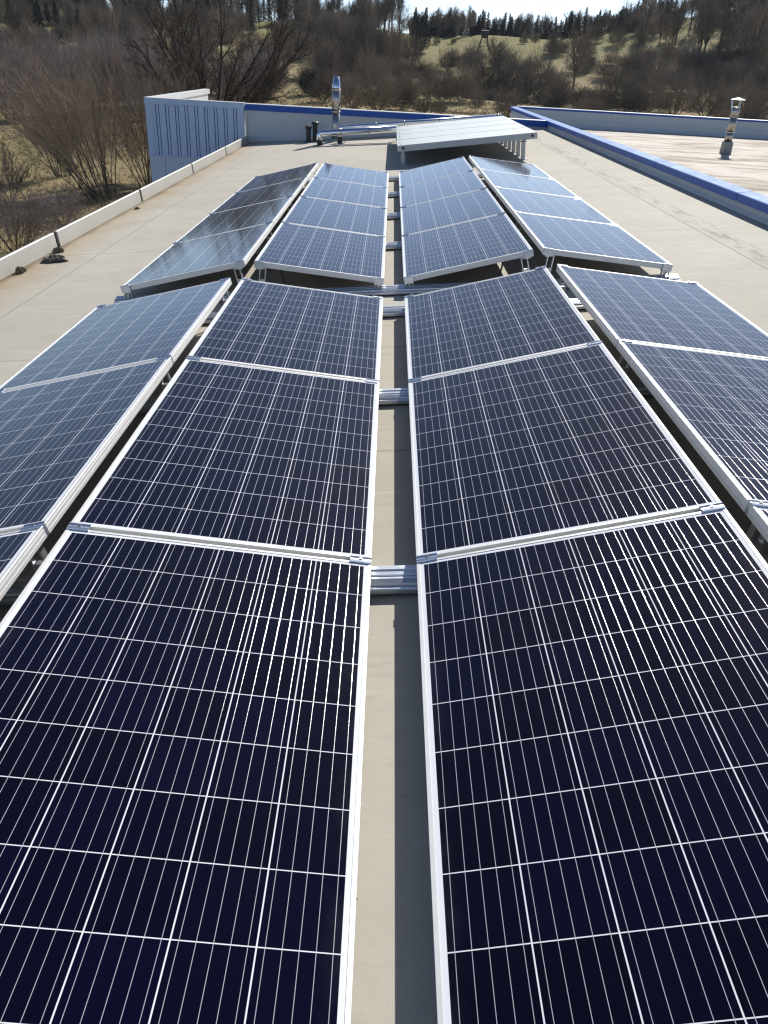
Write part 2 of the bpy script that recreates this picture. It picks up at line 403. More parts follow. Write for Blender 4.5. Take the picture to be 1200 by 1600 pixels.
# left eaves upstand: metal lengths with dark joints
ed = thing('roof_edge_upstand', 'low off-white metal upstand with dark joints along the left roof edge', 'roof edge', mat=MR)
js = [-4.4, -0.1, 3.1, 6.39, 9.55, 12.80, 15.98, 19.0]
for a, b_ in zip(js[:-1], js[1:]):
    m = MB(); y0, y1 = a+0.045, b_-0.045
    pf = [(XL+0.006, ZR-0.01), (XL+0.004, ZR+0.03), (XL+0.0, ZR+0.150), (XL-0.008, ZR+0.158), (XL-0.042, ZR+0.152), (XL-0.045, ZR-0.25), (XL-0.03, ZR-0.25), (XL-0.03, ZR)]
    m.loft([[(p[0], yy, p[1]) for p in pf] for yy in (y0, y1)])
    m.build('edge_length', M_UPSTAND, ed)
for yy in js[1:-1]:
    m = MB(); m.box(XL-0.040, XL-0.020, yy-0.0445, yy+0.0445, ZR-0.02, ZR+0.150); m.build('gap_shade_strip', M_DARKGAP, ed)  # dark strip added in each open gap for the shade beyond

# right parapet with blue coping (roof frame), runs on past the back wall
pa = thing('parapet_wall', 'low parapet with a wide light blue metal coping along the right roof edge', 'parapet', mat=MR)
YE = 25.7
m = MB()
pf = [(3.700, ZR), (3.735, ZR+0.04), (3.745, -0.004), (3.835, -0.004), (3.85, -0.40), (3.85, -0.8), (3.72, -0.8)]
m.loft([[(p[0], yy, p[1]) for p in pf] for yy in (Y0, YE)])
m.build('wall_face', M_GREYWALL, pa)
cuts = [Y0, -2.05, 0.95, 3.90, 6.85, 9.85, 12.84, 15.72, 18.93, 21.9, YE+0.02]
for a, b_ in zip(cuts[:-1], cuts[1:]):
    m = MB(); y0, y1 = a+0.009, b_-0.009
    near = a < 18.5
    xf = 3.695; 
    pf = [(xf, -0.020), (xf, 0.058), (xf+0.008, 0.066), (3.86, 0.074), (3.87, 0.066), (3.87, 0.0), (3.862, 0.0), (3.855, -0.003), (xf+0.004, -0.003)]
    lo = [[(p[0], yy, p[1]) for p in pf] for yy in (y0, y1)]
    m.loft(lo)
    for k in range(len(m.f)): m.m[k] = 0
    # top faces get the paler blue that carries the sky reflection as colour
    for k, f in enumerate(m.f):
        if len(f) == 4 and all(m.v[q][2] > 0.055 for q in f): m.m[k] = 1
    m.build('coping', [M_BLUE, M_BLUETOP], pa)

# back parapet wall, level top
bw = thing('back_wall', 'grey parapet wall with dark blue metal cap closing the far end of the panel roof', 'parapet')
m = MB(); m.box(-3.62, 3.735, 19.0, 19.2, -0.75, 0.262); m.build('wall_face', M_GREYWALL, bw)
for a, b_ in ((-3.60, -0.9), (-0.896, 1.6), (1.604, 3.70)):
    m = MB(); m.box(a, b_, 18.972, 19.235, 0.258, 0.388)
    m.build('cap', M_BLUE, bw)
m = MB(); m.box(-3.60, 3.70, 18.966, 19.24, 0.3885, 0.402); m.build('cap_top_strip', M_WHITE, bw)  # white strip added for the bright reflection on the cap's top face
m = MB(); m.tube([(-3.585, 18.94, -0.42), (-3.585, 18.94, 0.25)], 0.022, 8); m.build('corner_pipe', M_WHITE, bw)

# clad block at the far left
cb = thing('clad_block', 'pale blue ribbed metal clad wall with white topped return at the far left corner', 'building')
m = MB()
XA, XB, YF = -6.02, -3.64, 19.0
zt, zb = 0.28, -0.84
# ribbed sheet profile along x
prof = [(XA+0.16, 0.0)]; x = XA+0.24
while x < XB-0.24:
    prof += [(x, 0.0), (x+0.001, 0.075), (x+0.021, 0.075), (x+0.022, 0.004), (x+0.070, 0.004), (x+0.071, 0.075), (x+0.089, 0.075), (x+0.090, 0.0)]; x += 0.235
prof += [(XB-0.16, 0.0)]
for (xa, da), (xb, db) in zip(prof[:-1], prof[1:]):
    m.quad((xa, YF+da, zb), (xb, YF+db, zb), (xb, YF+db, zt), (xa, YF+da, zt))
m.build('ribbed_cladding', M_CLAD, cb, fix=False)
m = MB(); m.box(XA, XA+0.165, YF-0.012, YF+0.06, zb, zt); m.build('corner_trim', M_CLAD, cb)
m = MB(); m.box(XB-0.165, XB, YF-0.012, YF+0.06, zb, zt); m.build('corner_trim', M_CLAD, cb)
m = MB(); m.box(XA-0.01, XB+0.012, YF-0.02, YF+0.2, zt-0.002, zt+0.122); m.build('cap', M_CLAD, cb)
m = MB(); m.box(XA-0.014, XB+0.014, YF-0.026, YF+0.205, zt+0.1225, zt+0.132); m.build('cap_top_strip', M_WHITE, cb)
m = MB(); m.box(XA-0.005, XB+0.0, YF-0.03, YF+0.06, zb-0.05, zb-0.002); m.build('sill_flashing', M_CLAD, cb)
for a, b_ in ((XA+0.002, XA+0.375), (XA+0.385, XA+1.6), (XA+1.61, XB)):
    m = MB(); m.box(a, b_, YF+0.004, YF+0.06, -5.0, zb-0.052); m.build('base_panel', M_LOWCLAD, cb)
m = MB(); m.box(XA+0.02, XB, YF+0.061, YF+6.8, -5.0, -0.5); m.build('body_wall', M_FACADE, cb)
m = MB(); yy = YF+0.205
while yy < 25.8:
    m.box(XA+0.004, XA+0.12, yy, min(yy+0.93, 25.9), -0.49, zt); yy += 0.945
m.build('return_wall', M_WHITE, cb)
m = MB(); m.box(XA-0.014, XA+0.15, YF+0.206, 25.95, zt+0.002, zt+0.132); m.build('return_cap', M_WHITE, cb)

# lower roof block behind the back wall
rb = thing('rear_annex', 'lower flat roofed annex hidden behind the blue capped back wall', 'building')
m = MB(); m.box(XB+0.01, 3.78, 19.2, 25.7, -5.0, -0.72); m.build('wall', M_FACADE, rb)
m = MB(); m.box(XB+0.01, 3.78, 19.2, 25.72, -0.72, -0.62); m.build('roof', M_ROOF2, rb)

# neighbouring flat roof on the right
nb = thing('flat_roof_wing', 'flat roofed building wing with brown stained membrane beyond the right parapet', 'building')
m = MB(); NXx, NYy = 10, 16
for j in range(NYy+1):
    for i in range(NXx+1): m.v.append((3.80+12*i/NXx, -4.5+30.0*j/NYy, -0.08))
for j in range(NYy):
    for i in range(NXx):
        a = j*(NXx+1)+i; m.f.append((a, a+1, a+NXx+2, a+NXx+1)); m.m.append(0)
m.build('roof', M_ROOF2, nb, fix=False)
m = MB(); m.box(3.80, 15.8, -4.5, 25.6, -5.0, -0.10); m.build('wall', M_FACADE, nb)
fw = thing('far_parapet', 'long grey parapet with a thin dark blue cap beyond the stained right roof', 'parapet')
m = MB(); pf = [(25.30, -0.079), (25.42, -0.05), (25.48, 0.02), (25.48, 0.385), (25.66, 0.385), (25.66, -5.0), (25.61, -5.0), (25.61, -0.079)]
m.loft([[(xx, p[0], p[1]) for p in pf] for xx in (3.86, 15.8)])
m.build('wall_face', M_GREYWALL, fw)
m = MB(); m.box(3.86, 15.8, 25.455, 25.69, 0.3855, 0.43); m.build('cap', M_BLUE, fw)
m = MB(); m.box(3.86, 15.8, 25.45, 25.695, 0.4305, 0.446); m.build('cap_top_strip', M_CLAD, fw)

# ------------------------------------------------------------------ solar panels
W, L, P = 0.992, 1.655, 1.675
TH, TH2, GI, RG, DG = 0.17413, 0.1639, 0.0744, 0.0795, 0.5699
XO = GI+W*math.cos(TH); ZO = W*math.sin(TH); XI = XO+RG; ZI = ZO+0.0071
XE = XI+W*math.cos(TH2); ZE = ZI-W*math.sin(TH2)
def frame_mesh():
    m = MB()
    pf = [(0.0008, 0.0), (0.0, -0.0008), (0, -0.009), (0.0016, -0.0098), (0.0016, -0.0118), (0, -0.0126), (0, -0.0245), (0.0016, -0.0253), (0.0016, -0.0273), (0, -0.0281),
          (0, -0.040), (0.026, -0.040), (0.026, -0.0385), (0.0112, -0.036), (0.0112, -0.0006), (0.0106, 0.0)]
    n = len(pf)
    for d, z in pf:
        m.v += [(d, d, z), (W-d, d, z), (W-d, L-d, z), (d, L-d, z)]
    for k in range(n):
        k2 = (k+1) % n
        for c in range(4):
            c2 = (c+1) % 4
            m.f.append((k*4+c, k*4+c2, k2*4+c2, k2*4+c)); m.m.append(0)
    me = m.mesh('frame', [M_ALU])
    b = bmesh.new(); b.from_mesh(me); bmesh.ops.recalc_face_normals(b, faces=b.faces); b.to_mesh(me); b.free()
    return me
ME_FRAME = frame_mesh()
m = MB(); d = 0.0113
m.box(d, W-d, d, L-d, -0.0062, -0.0016)
for k in range(len(m.f)): m.m[k] = 1 if k == 0 else 0
ME_GLASS = m.mesh('cell_glass', [M_CELLS, M_BACKSHEET])
rp = random.Random(3)
cols = [('LL', -XE, ZE, -TH2), ('CL', -XO, ZO, TH), ('CR', GI, 0.0, -TH), ('RR', XI, ZI, TH2)]
colname = {'LL': 'in the column next to the left roof edge', 'CL': 'just left of the centre gap',
           'CR': 'just right of the centre gap', 'RR': 'in the column next to the blue coping side'}
rows = [('near', -P, 'nearest panel of the front block'), ('near', 0, 'middle panel of the front block'), ('near', P, 'rear panel of the front block')]
YFS = 2*P+DG-0.02
for k, nm in enumerate(('nearest panel of the rear block', 'second panel of the rear block', 'third panel of the rear block', 'farthest panel of the rear block')):
    rows.append(('far', YFS+k*P, nm))
for blk, y, rn in rows:
    for cn, x, z, a in cols:
        mat = MR @ T((x, y+0.01, z)) @ Matrix.Rotation(a + rp.uniform(-0.0012, 0.0012), 4, 'Y')
        t = thing('solar_panel', rn + ' ' + colname[cn], 'solar panel', 'solar panels in the ' + ('front' if blk == 'near' else 'rear') + ' block', mat)
        inst('frame', ME_FRAME, t); inst('cell_glass', ME_GLASS, t)

# ------------------------------------------------------------------ mounting rails with supports
def rail_mesh():
    m = MB()
    pf = [(-0.058, 0.0), (-0.058, 0.016), (-0.056, 0.020), (-0.040, 0.022), (-0.038, 0.030), (-0.022, 0.038), (-0.018, 0.038), (-0.016, 0.034), (-0.002, 0.034), (0.0, 0.039),
          (0.020, 0.042), (0.022, 0.046), (0.040, 0.048), (0.044, 0.044), (0.050, 0.030), (0.050, 0.0)]
    m.loft([[(xx, p[0], p[1]) for p in pf] for xx in (-XE-0.06, XE+0.06)])
    me = m.mesh('rail_profile', [M_ALU2])
    b = bmesh.new(); b.from_mesh(me); bmesh.ops.recalc_face_normals(b, faces=b.faces); b.to_mesh(me); b.free()
    return me
ME_RAIL = rail_mesh()
def pad_mesh():
    m = MB()
    m.box(-0.07, 0.07, -0.045, 0.04, -0.009, -0.0005)
    return m.mesh('rubber_pad', [M_BLACK])
ME_PAD = pad_mesh()
def upright_mesh(s, h):
    """slender bracket from the rail up to a panel's high edge, s = side it leans to"""
    m = MB(); N = 7
    for off in (-0.024, 0.020):
        lo = []
        for k in range(N):
            t = k/(N-1); xx = s*(0.020*math.cos(t*1.5)) - s*0.02; zz = h*t
            lo.append([(xx+off-0.003+0.012*(1-t)*s, -0.016, zz), (xx+off+0.004+0.012*(1-t)*s, -0.016, zz), (xx+off+0.004+0.012*(1-t)*s, 0.016, zz), (xx+off-0.003+0.012*(1-t)*s, 0.016, zz)])
        m.loft(lo)
    m.box(-0.022+0.004*s, 0.022+0.004*s, -0.013, 0.013, h*0.36, h*0.50)
    m.box(-0.030, 0.030, -0.02, 0.02, h-0.014, h-0.001)
    me = m.mesh('upright', [M_ALU2])
    b = bmesh.new(); b.from_mesh(me); bmesh.ops.recalc_face_normals(b, faces=b.faces); b.to_mesh(me); b.free()
    return me
HU = (ZO-0.041) - (ZR+0.05)
ME_UP = {1: upright_mesh(1, HU), -1: upright_mesh(-1, HU)}
def foot_mesh():
    m = MB()
    m.box(-0.032, 0.032, -0.018, 0.018, 0.020, 0.027)
    for xx, lean in ((-0.024, -0.006), (0.024, 0.006)):
        m.loft([[(xx-0.002+lean, -0.016, 0), (xx+0.002+lean, -0.016, 0), (xx+0.002+lean, 0.016, 0), (xx-0.002+lean, 0.016, 0)],
                [(xx-0.002, -0.016, 0.0195), (xx+0.002, -0.016, 0.0195), (xx+0.002, 0.016, 0.0195), (xx-0.002, 0.016, 0.0195)]])
    m.loft([[(-0.012, -0.015, 0.0195), (-0.007, -0.015, 0.0195), (-0.007, 0.015, 0.0195), (-0.012, 0.015, 0.0195)], [(-0.003, -0.015, 0), (0.003, -0.015, 0), (0.003, 0.015, 0), (-0.003, 0.015, 0)],
            [(0.007, -0.015, 0.0195), (0.012, -0.015, 0.0195), (0.012, 0.015, 0.0195), (0.007, 0.015, 0.0195)]])
    me = m.mesh('foot_clip', [M_ALU]); return me
ME_FOOT = foot_mesh()
def clamp_mesh(end):
    m = MB()
    if not end:
        pf = [(-0.019, 0.001), (-0.018, 0.0045), (-0.010, 0.0065), (-0.003, 0.003), (0.003, 0.003), (0.010, 0.0065), (0.018, 0.0045), (0.019, 0.001), (0.0085, 0.0005), (0.0085, -0.040), (-0.0085, -0.040), (-0.0085, 0.0005)]
    else:
        pf = [(-0.012, 0.001), (-0.011, 0.004), (0.012, 0.005), (0.016, 0.002), (0.016, -0.046), (0.0125, -0.046), (0.0025, -0.040), (0.0025, 0.0005)]
    m.loft([[(xx, p[0], p[1]) for p in pf] for xx in (-0.035, 0.035)])
    me = m.mesh('clamp', [M_CLAMP])
    b = bmesh.new(); b.from_mesh(me); bmesh.ops.recalc_face_normals(b, faces=b.faces); b.to_mesh(me); b.free()
    return me
ME_CL = {False: clamp_mesh(False), True: clamp_mesh(True)}
m = MB(); m.tube([(0, 0, 0.003), (0, 0, 0.0072)], 0.0058, 6); m.tube([(0, 0, 0.0073), (0, 0, 0.0078)], 0.003, 6, mi=1)
ME_BOLT = m.mesh('bolt', [M_STEEL, M_BLACK])
raildef = [(0.0, 0, 'under the first joint of the front panel block'), (P, 0, 'under the second joint of the front panel block'), (2*P, 1, 'under the rear edge of the front panel block'),
           (YFS, -1, 'under the front edge of the rear panel block'), (YFS+P, 0, 'under the first joint of the rear panel block'), (YFS+2*P, 0, 'under the middle joint of the rear panel block'),
           (YFS+3*P, 0, 'under the last joint of the rear panel block'), (YFS+4*P, 1, 'under the farthest edge of the rear panel block')]
for y, end, lab in raildef:
    yo = y + (0.02 if end == 0 else (-0.03 if end == 1 else 0.015))
    t = thing('mounting_rail', 'aluminium rail across the roof ' + lab, 'rail', 'cross rails carrying the solar panels', MR @ T((0, yo, ZR+0.012)))
    inst('rail_profile', ME_RAIL, t); [setattr(inst('rubber_pad', ME_PAD, t), 'location', (xx, 0, 0)) for xx in (-1.9, -0.95, -0.03, 0.95, 1.9)]
    dy = y - yo + (0.0 if end == 0 else (-0.012 if end == 1 else 0.02))
    for sx in (-1, 1):
        for xx, zz in ((XO-0.045, ZO-0.045*math.tan(TH)-0.041), (XI+0.045, ZI-0.045*math.tan(TH2)-0.041)):
            o = inst('upright', ME_UP[sx if xx < XO else -sx], t); o.location = (sx*xx, dy, 0.046)
            o.scale = (1, 1, (zz-(ZR+0.012)-0.046)/HU)
        for xx, zz in ((GI+0.045, 0.045*math.tan(TH)-0.041), (XE-0.045, ZE+0.045*math.tan(TH2)-0.041)):
            o = inst('foot_clip', ME_FOOT, t); o.location = (sx*xx, dy, 0.044); o.scale = (1, 1, max(0.3, (zz-(ZR+0.012)-0.044)/0.0272))
    for cn, x0, z0, a in cols:
        for u in (0.036, W-0.036):
            px_, pz_ = x0+u*math.cos(a), z0-u*math.sin(a)
            o = inst('clamp', ME_CL[end != 0], t)
            rot = Matrix.Rotation(a, 4, 'Y')
            if end == 1: rot = rot
            elif end == -1: rot = rot @ Matrix.Rotation(math.pi, 4, 'Z')
            yc = (y if end == 0 else (y-0.010 if end == 1 else y+0.010)) - yo
            o.matrix_basis = T((px_, yc, pz_-(ZR+0.012))) @ rot
            bo = inst('bolt', ME_BOLT, o)

# cables drooping from the rear block's front panels
for k, (x, s, lab) in enumerate(((-XI-0.17, -1, 'black cable hanging under the outer left rear panel'), (-XO+0.17, 1, 'black cable hanging under the inner left rear panel'),
                            (XO-0.20, -1, 'black cable hanging under the inner right rear panel'), (XI+0.16, 1, 'black cable hanging under the outer right rear panel'))):
    m = MB(); pts = []
    zt_ = ZO-0.085
    for i in range(9):
        q = i/8; pts.append((x+s*0.02+s*0.05*math.sin(q*2.6)*q, YFS+0.035+0.02*q-0.10*q*q, zt_-(zt_-ZR-0.012)*q))
    m.tube(pts, 0.007, 8)
    c = m.build('cable', M_BLACK, smooth=True); c.matrix_basis = MR; tag(c, lab, 'cable', 'cables under the rear block')

# ------------------------------------------------------------------ solar thermal collectors behind the rear block
cx0, cx1, cy0, cy1 = 0.067, 2.43, 12.42, 17.12
zl, zr_ = 0.205, 0.318
ca = math.atan2(zr_-zl, cx1-cx0); cl = math.hypot(cx1-cx0, zr_-zl); nU = 4; pit = (cy1-cy0)/nU
st = thing('collector_stand', 'galvanised steel stand of short posts under the white thermal collectors', 'stand', mat=MR)
for i in range(8):
    yy = cy0+0.22+i*(cy1-cy0-0.44)/7
    for xx in (0.16, 2.235):
        zt_ = zl+(xx-cx0)*math.tan(ca)-0.10
        m = MB(); m.box(xx-0.032, xx+0.032, yy-0.025, yy+0.025, ZR+0.002, zt_-0.045); m.box(xx-0.07, xx+0.07, yy-0.06, yy+0.06, ZR+0.001, ZR+0.012)
        m.build('post', M_POST, st)
        m = MB(); m.box(xx-0.05, xx+0.05, yy-0.03, yy+0.03, zt_-0.044, zt_-0.034); m.tube([(xx, yy, zt_-0.033), (xx, yy, zt_-0.022)], 0.02, 8); m.build('bracket', M_BLACK, st)
for xx in (0.16, 2.235):
    zt_ = zl+(xx-cx0)*math.tan(ca)-0.10
    m = MB(); m.box(xx-0.02, xx+0.02, cy0+0.05, cy1-0.05, zt_-0.030, zt_-0.001); m.build('long_rail', M_POST, st)
cn_ = ['nearest of the four white thermal collectors on short posts', 'second of the four white thermal collectors on short posts', 'third of the four white thermal collectors on short posts', 'farthest of the four white thermal collectors beside the silver pipe']
for k in range(nU):
    t = thing('thermal_collector', cn_[k], 'collector', 'thermal collectors', MR @ T((cx0, cy0+k*pit, zl)) @ Matrix.Rotation(-ca, 4, 'Y'))
    m = MB(); m.box(0.055, cl-0.045, 0.006, pit-0.006, -0.098, -0.006); m.build('casing', M_CASE, t)
    m = MB(); m.box(0.0, 0.054, 0.012, pit-0.012, -0.096, -0.008); m.box(cl-0.044, cl, 0.012, pit-0.012, -0.096, -0.008); m.build('end_cap', M_POST, t)
    m = MB(); m.box(0.0, 0.050, 0.004, pit-0.036, -0.0075, 0.0); m.box(0.056, cl-0.004, 0.004, pit-0.036, -0.0055, 0.001); m.build('cover', M_COLL, t)
    m = MB(); m.box(0.056, cl-0.004, pit-0.035, pit+0.003, -0.0052, -0.002); m.build('gasket', M_DARKGAP, t)
    for xx in (0.10, cl-0.085):
        m = MB(); m.tube([(xx, 0.0055, -0.045), (xx, -0.012, -0.045)], 0.021, 12); m.build('pipe_stub', M_DARKGAP, t)

# insulated pipes in bright cladding
def pipe(name, lab, pts, r, seams):
    t = thing(name, lab, 'pipe', 'insulated pipes by the collectors', MR)
    m = MB(); m.tube(pts, r, 18); m.build('pipe_cladding', M_CHROME, t, smooth=True)
    for s in seams:
        m = MB(); p = Vector(pts[-2]).lerp(Vector(pts[-1]), s); d = (Vector(pts[-1])-Vector(pts[-2])).normalized()
        m.tube([p-d*0.012, p+d*0.012], r+0.004, 18); m.build('joint_band', M_STEEL, t, smooth=True)
    return t
fp = [(-1.67, 17.28, ZR+0.10), (-1.67, 17.28, 0.04), (-1.665, 17.28, 0.085), (-1.645, 17.28, 0.115), (-1.60, 17.28, 0.128), (0.10, 17.22, 0.150)]
t = pipe('insulated_pipe', 'thick silver clad pipe lying in front of the back wall with a rounded left elbow', fp, 0.070, (0.25, 0.62))
for bx in ((-1.73, -1.61, 17.22, 17.34, 0.10), (-1.26, -1.16, 17.22, 17.32, 0.16)):
    m = MB(); m.box(bx[0], bx[1], bx[2], bx[3], ZR+0.001, ZR+bx[4]); m.build('support_block', M_BLACK, t)
bp = [(-1.25, 17.75, ZR+0.02), (-1.25, 17.75, 0.12), (-1.245, 17.75, 0.165), (-1.225, 17.75, 0.185), (-1.19, 17.74, 0.195), (2.42, 17.36, 0.300)]
t = pipe('insulated_pipe', 'thin silver clad pipe running along the rear edge of the thermal collectors', bp, 0.045, (0.22, 0.40, 0.62, 0.98))
m = MB(); m.tube([(-1.25, 17.75, ZR+0.001), (-1.25, 17.75, ZR+0.06)], 0.06, 12); m.build('collar', M_BLACK, t)
for q in (0.35, 0.6, 0.85):
    pq = Vector(bp[-2]).lerp(Vector(bp[-1]), q); m = MB(); m.box(pq.x-0.02, pq.x+0.02, pq.y-0.02, pq.y+0.02, ZR+0.001, pq.z-0.046); m.build('support_block', M_BLACK, t)
# loose white cable by the pipe
m = MB(); pts = [(-1.45+0.40*q, 17.15-0.28*q+0.06*math.sin(q*5), ZR+0.012+0.11*max(0, q-0.55)**1.3*2) for q in [i/10 for i in range(11)]]
m.tube(pts, 0.009, 6); c = m.build('white_cable', M_WHITE, smooth=True); c.matrix_basis = MR; tag(c, 'loose white cable curving on the roof below the silver pipe', 'cable')

# black vent stubs
for xx, yy, hh, lab in ((-2.03, 18.30, 0.30, 'shorter black vent stub at the back wall left of the flue'), (-1.885, 18.42, 0.37, 'taller black vent stub at the back wall left of the flue')):
    mt = T(MR @ Vector((xx, yy, ZR)))
    t = thing('vent_stub', lab, 'vent', 'black vent stubs', mt)
    m = MB(); m.tube([(0, 0, -0.01), (0, 0, hh)], 0.055, 16); m.build('pipe', M_BLACK, t, smooth=False)
    m = MB(); m.tube([(0, 0, hh-0.02), (0, 0, hh-0.001), (0, 0, hh+0.045), (0, 0, hh+0.055)], [0.06, 0.078, 0.078, 0.06], 16); m.build('vent_cap', M_BLACK, t)
    m = MB(); m.tube([(0, 0, -0.012), (0, 0, 0.02)], [0.12, 0.07], 16); m.build('collar', M_BLACK, t)

# steel flue by the back wall
t = thing('steel_flue', 'tall polished steel flue with a tapered cap against the blue capped back wall', 'flue', mat=T(MR @ Vector((-1.385, 18.25, ZR))))
m = MB(); m.tube([(0, 0, -0.02), (0, 0, 0.62)], 0.093, 24); m.tube([(0, 0, 0.622), (0, 0, 1.10)], 0.095, 24); m.build('pipe', M_STEEL, t, smooth=True)
for zz in (0.62, 0.70, 1.065):
    m = MB(); m.tube([(0, 0, zz-0.012), (0, 0, zz+0.012)], 0.102, 24); m.box(0.095, 0.125, -0.01, 0.01, zz-0.01, zz+0.01); m.build('clamp_band', M_STEEL, t)
m = MB(); m.tube([(0, 0, 1.10), (0, 0, 1.12), (0, 0, 1.335)], [0.098, 0.098, 0.064], 24, caps=True); m.build('tapered_cap', M_CHROME, t, smooth=True)
m = MB(); m.tube([(0, 0, -0.02), (0, 0, 0.05)], [0.16, 0.10], 20); m.build('collar', M_POST, t)

# flue with rain hood on the right roof
t = thing('hooded_flue', 'steel flue with a white rain hood on a grey pedestal on the stained roof', 'flue', mat=T((8.10, 18.80, -0.08)))
m = MB(); m.loft([[(sx*q, sy*q, zz) for sx, sy in ((-1, -1), (1, -1), (1, 1), (-1, 1))] for q, zz in ((0.108, -0.01), (0.100, 0.26))]); m.build('pedestal', M_CONC, t)
m = MB(); m.tube([(0, 0, 0.255), (0, 0, 0.285)], [0.099, 0.097], 20); m.build('collar', M_BLACK, t)
m = MB(); m.tube([(0, 0, 0.28), (0, 0, 0.47)], 0.092, 24); m.tube([(0, 0, 0.475), (0, 0, 0.80)], 0.090, 24); m.tube([(0, 0, 0.805), (0, 0, 1.01)], 0.093, 24); m.build('pipe', M_STEEL, t, smooth=True)
for zz in (0.47, 0.80, 0.89):
    m = MB(); m.tube([(0, 0, zz-0.01), (0, 0, zz+0.01)], 0.098, 24); m.build('clamp_band', M_STEEL, t)
for k in range(3):
    a = k*2*math.pi/3+0.5; m = MB(); m.tube([(0.094*math.cos(a), 0.094*math.sin(a), 0.96), (0.135*math.cos(a), 0.135*math.sin(a), 1.165)], 0.009, 6); m.build('hood_strut', M_CHROME, t)
m = MB(); m.tube([(0, 0, 1.155), (0, 0, 1.165), (0, 0, 1.21)], [0.172, 0.172, 0.02], 28); m.build('rain_hood', M_WHITE, t)

# debris along the left eaves
def lump(cx, cy, sx, sy, sz, seed, ang, N=26, folds=3):
    r = random.Random(seed); m = MB(); NA = 12; loops = []
    for i in range(N+1):
        q = i/N; rad = math.sin(math.pi*q)**0.6
        cxx = (q-0.5)*2*sx; l_ = []
        wob = 0.25*sy*math.sin(q*folds*3.1+seed)
        for k in range(NA):
            a = 2*math.pi*k/NA; jj = 0.6+0.8*r.random()
            l_.append(Vector((cxx, wob+sy*rad*math.cos(a)*jj, max(0.001, sz*(0.35+0.65*math.sin(a)*jj)*rad))))
        loops.append(l_)
    m.loft(loops)
    mm = Matrix.Rotation(ang, 4, 'Z')
    m.v = [tuple(mm @ Vector(v)) for v in m.v]
    return m
def deb(name, lab, cat, mat_, *a):
    m = lump(*a); o = m.build(name, mat_); o.matrix_basis = MR @ T((a[0], a[1], ZR+0.001)); tag(o, lab, cat); return o
m = lump(-3.40, 5.72, 0.15, 0.055, 0.045, 4, 1.0)
m_b = lump(-3.40, 5.72, 0.12, 0.035, 0.04, 9, 0.2); off = len(m.v)
m.v += [(v[0]+0.07, v[1]-0.09, v[2]) for v in m_b.v]; m.f += [tuple(k+off for k in f) for f in m_b.f]; m.m += m_b.m
o = m.build('dark_rag', M_CLOTH); o.matrix_basis = MR @ T((-3.37, 5.72, ZR+0.001)); tag(o, 'crumpled dark rag lying on the roof by the left edge upstand', 'rag')
deb('moss_clump', 'mossy clump lying in the first dark joint of the left roof edge', 'moss', M_MOSS, -3.46, 6.12, 0.085, 0.038, 0.045, 12, 1.3)
deb('moss_clump', 'pointed mossy clump at the left roof edge nearest the viewer', 'moss', M_MOSS, -3.48, 5.22, 0.075, 0.035, 0.05, 21, 1.4)
deb('leaf_clump', 'small dark leaf clump beside the left roof edge farther back', 'leaves', M_MOSS, -3.43, 8.85, 0.04, 0.025, 0.025, 33, 0.8)

# ------------------------------------------------------------------ vegetation meshes
rnd = random.Random(11)
def rvec(r): return Vector((r.gauss(0, 1), r.gauss(0, 1), r.gauss(0, 1))).normalized()
def grow(lim, twg, r, p, d, Ln, rad, lev, cfg):
    n = cfg['seg'][lev]; pts = [p.copy()]; d = d.copy()
    for i in range(n):
        d = (d + rvec(r)*cfg['wand'][lev] + Vector((0, 0, 1))*cfg['up'][lev]).normalized()
        p = p + d*(Ln/n); pts.append(p.copy())
    last = lev == len(cfg['kids'])
    if last:
        s = d.cross(rvec(r)).normalized()*rad
        for a in range(n):
            q0, q1 = 1-a/n, 1-(a+1)/n
            A, B = pts[a], pts[a+1]
            if a < n-1: twg.quad(A-s*q0, A+s*q0, B+s*q1, B-s*q1)
            else: twg.tri(A-s*q0, A+s*q0, B)
        return
    rr = [rad*(1-0.72*i/n) for i in range(n+1)]
    (lim if lev <= cfg.get('limlev', 1) else twg).tube(pts, rr, cfg['side'][lev], caps=False)
    K = cfg['kids'][lev]; t0 = cfg['t0'][lev]
    for k in range(K):
        t = t0+(1-t0)*(k+r.random())/K
        f = t*n; i = min(n-1, int(f)); q = pts[i].lerp(pts[i+1], f-i)
        dd = (pts[i+1]-pts[i]).normalized()
        ax = dd.cross(rvec(r)).normalized()
        nd = Matrix.Rotation(r.gauss(cfg['ang'][lev], 0.18), 3, ax) @ dd
        l2 = Ln*cfg['rat'][lev]*(1-0.45*t)*r.uniform(0.7, 1.2)
        grow(lim, twg, r, q, nd, l2, max(rad*cfg['rr'][lev]*(1-0.4*t), cfg['minr']), lev+1, cfg)
def stems(seed, N, spread, base, Ln, rad, cfg, lean=(0, 0), p0=(0, 0, 0)):
    r = random.Random(seed); lim, twg = MB(), MB()
    for i in range(N):
        az = 2*math.pi*(i+r.random())/N; tl = spread*math.sqrt(r.random()) if spread > 0 else 0
        d = Vector((math.sin(tl)*math.cos(az)+lean[0], math.sin(tl)*math.sin(az)+lean[1], math.cos(tl))).normalized()
        p = Vector((p0[0]+math.cos(az)*base*r.random(), p0[1]+math.sin(az)*base*r.random(), p0[2]))
        grow(lim, twg, r, p, d, Ln*r.uniform(0.75, 1.1)*(1-0.25*tl), rad*r.uniform(0.6, 1.2), 0, cfg)
    return lim, twg
def join(a, b_):
    o = MB(); o.v = a.v+b_.v; n = len(a.v); o.f = a.f+[tuple(k+n for k in f) for f in b_.f]; o.m = [0]*len(a.f)+[1]*len(b_.f); return o
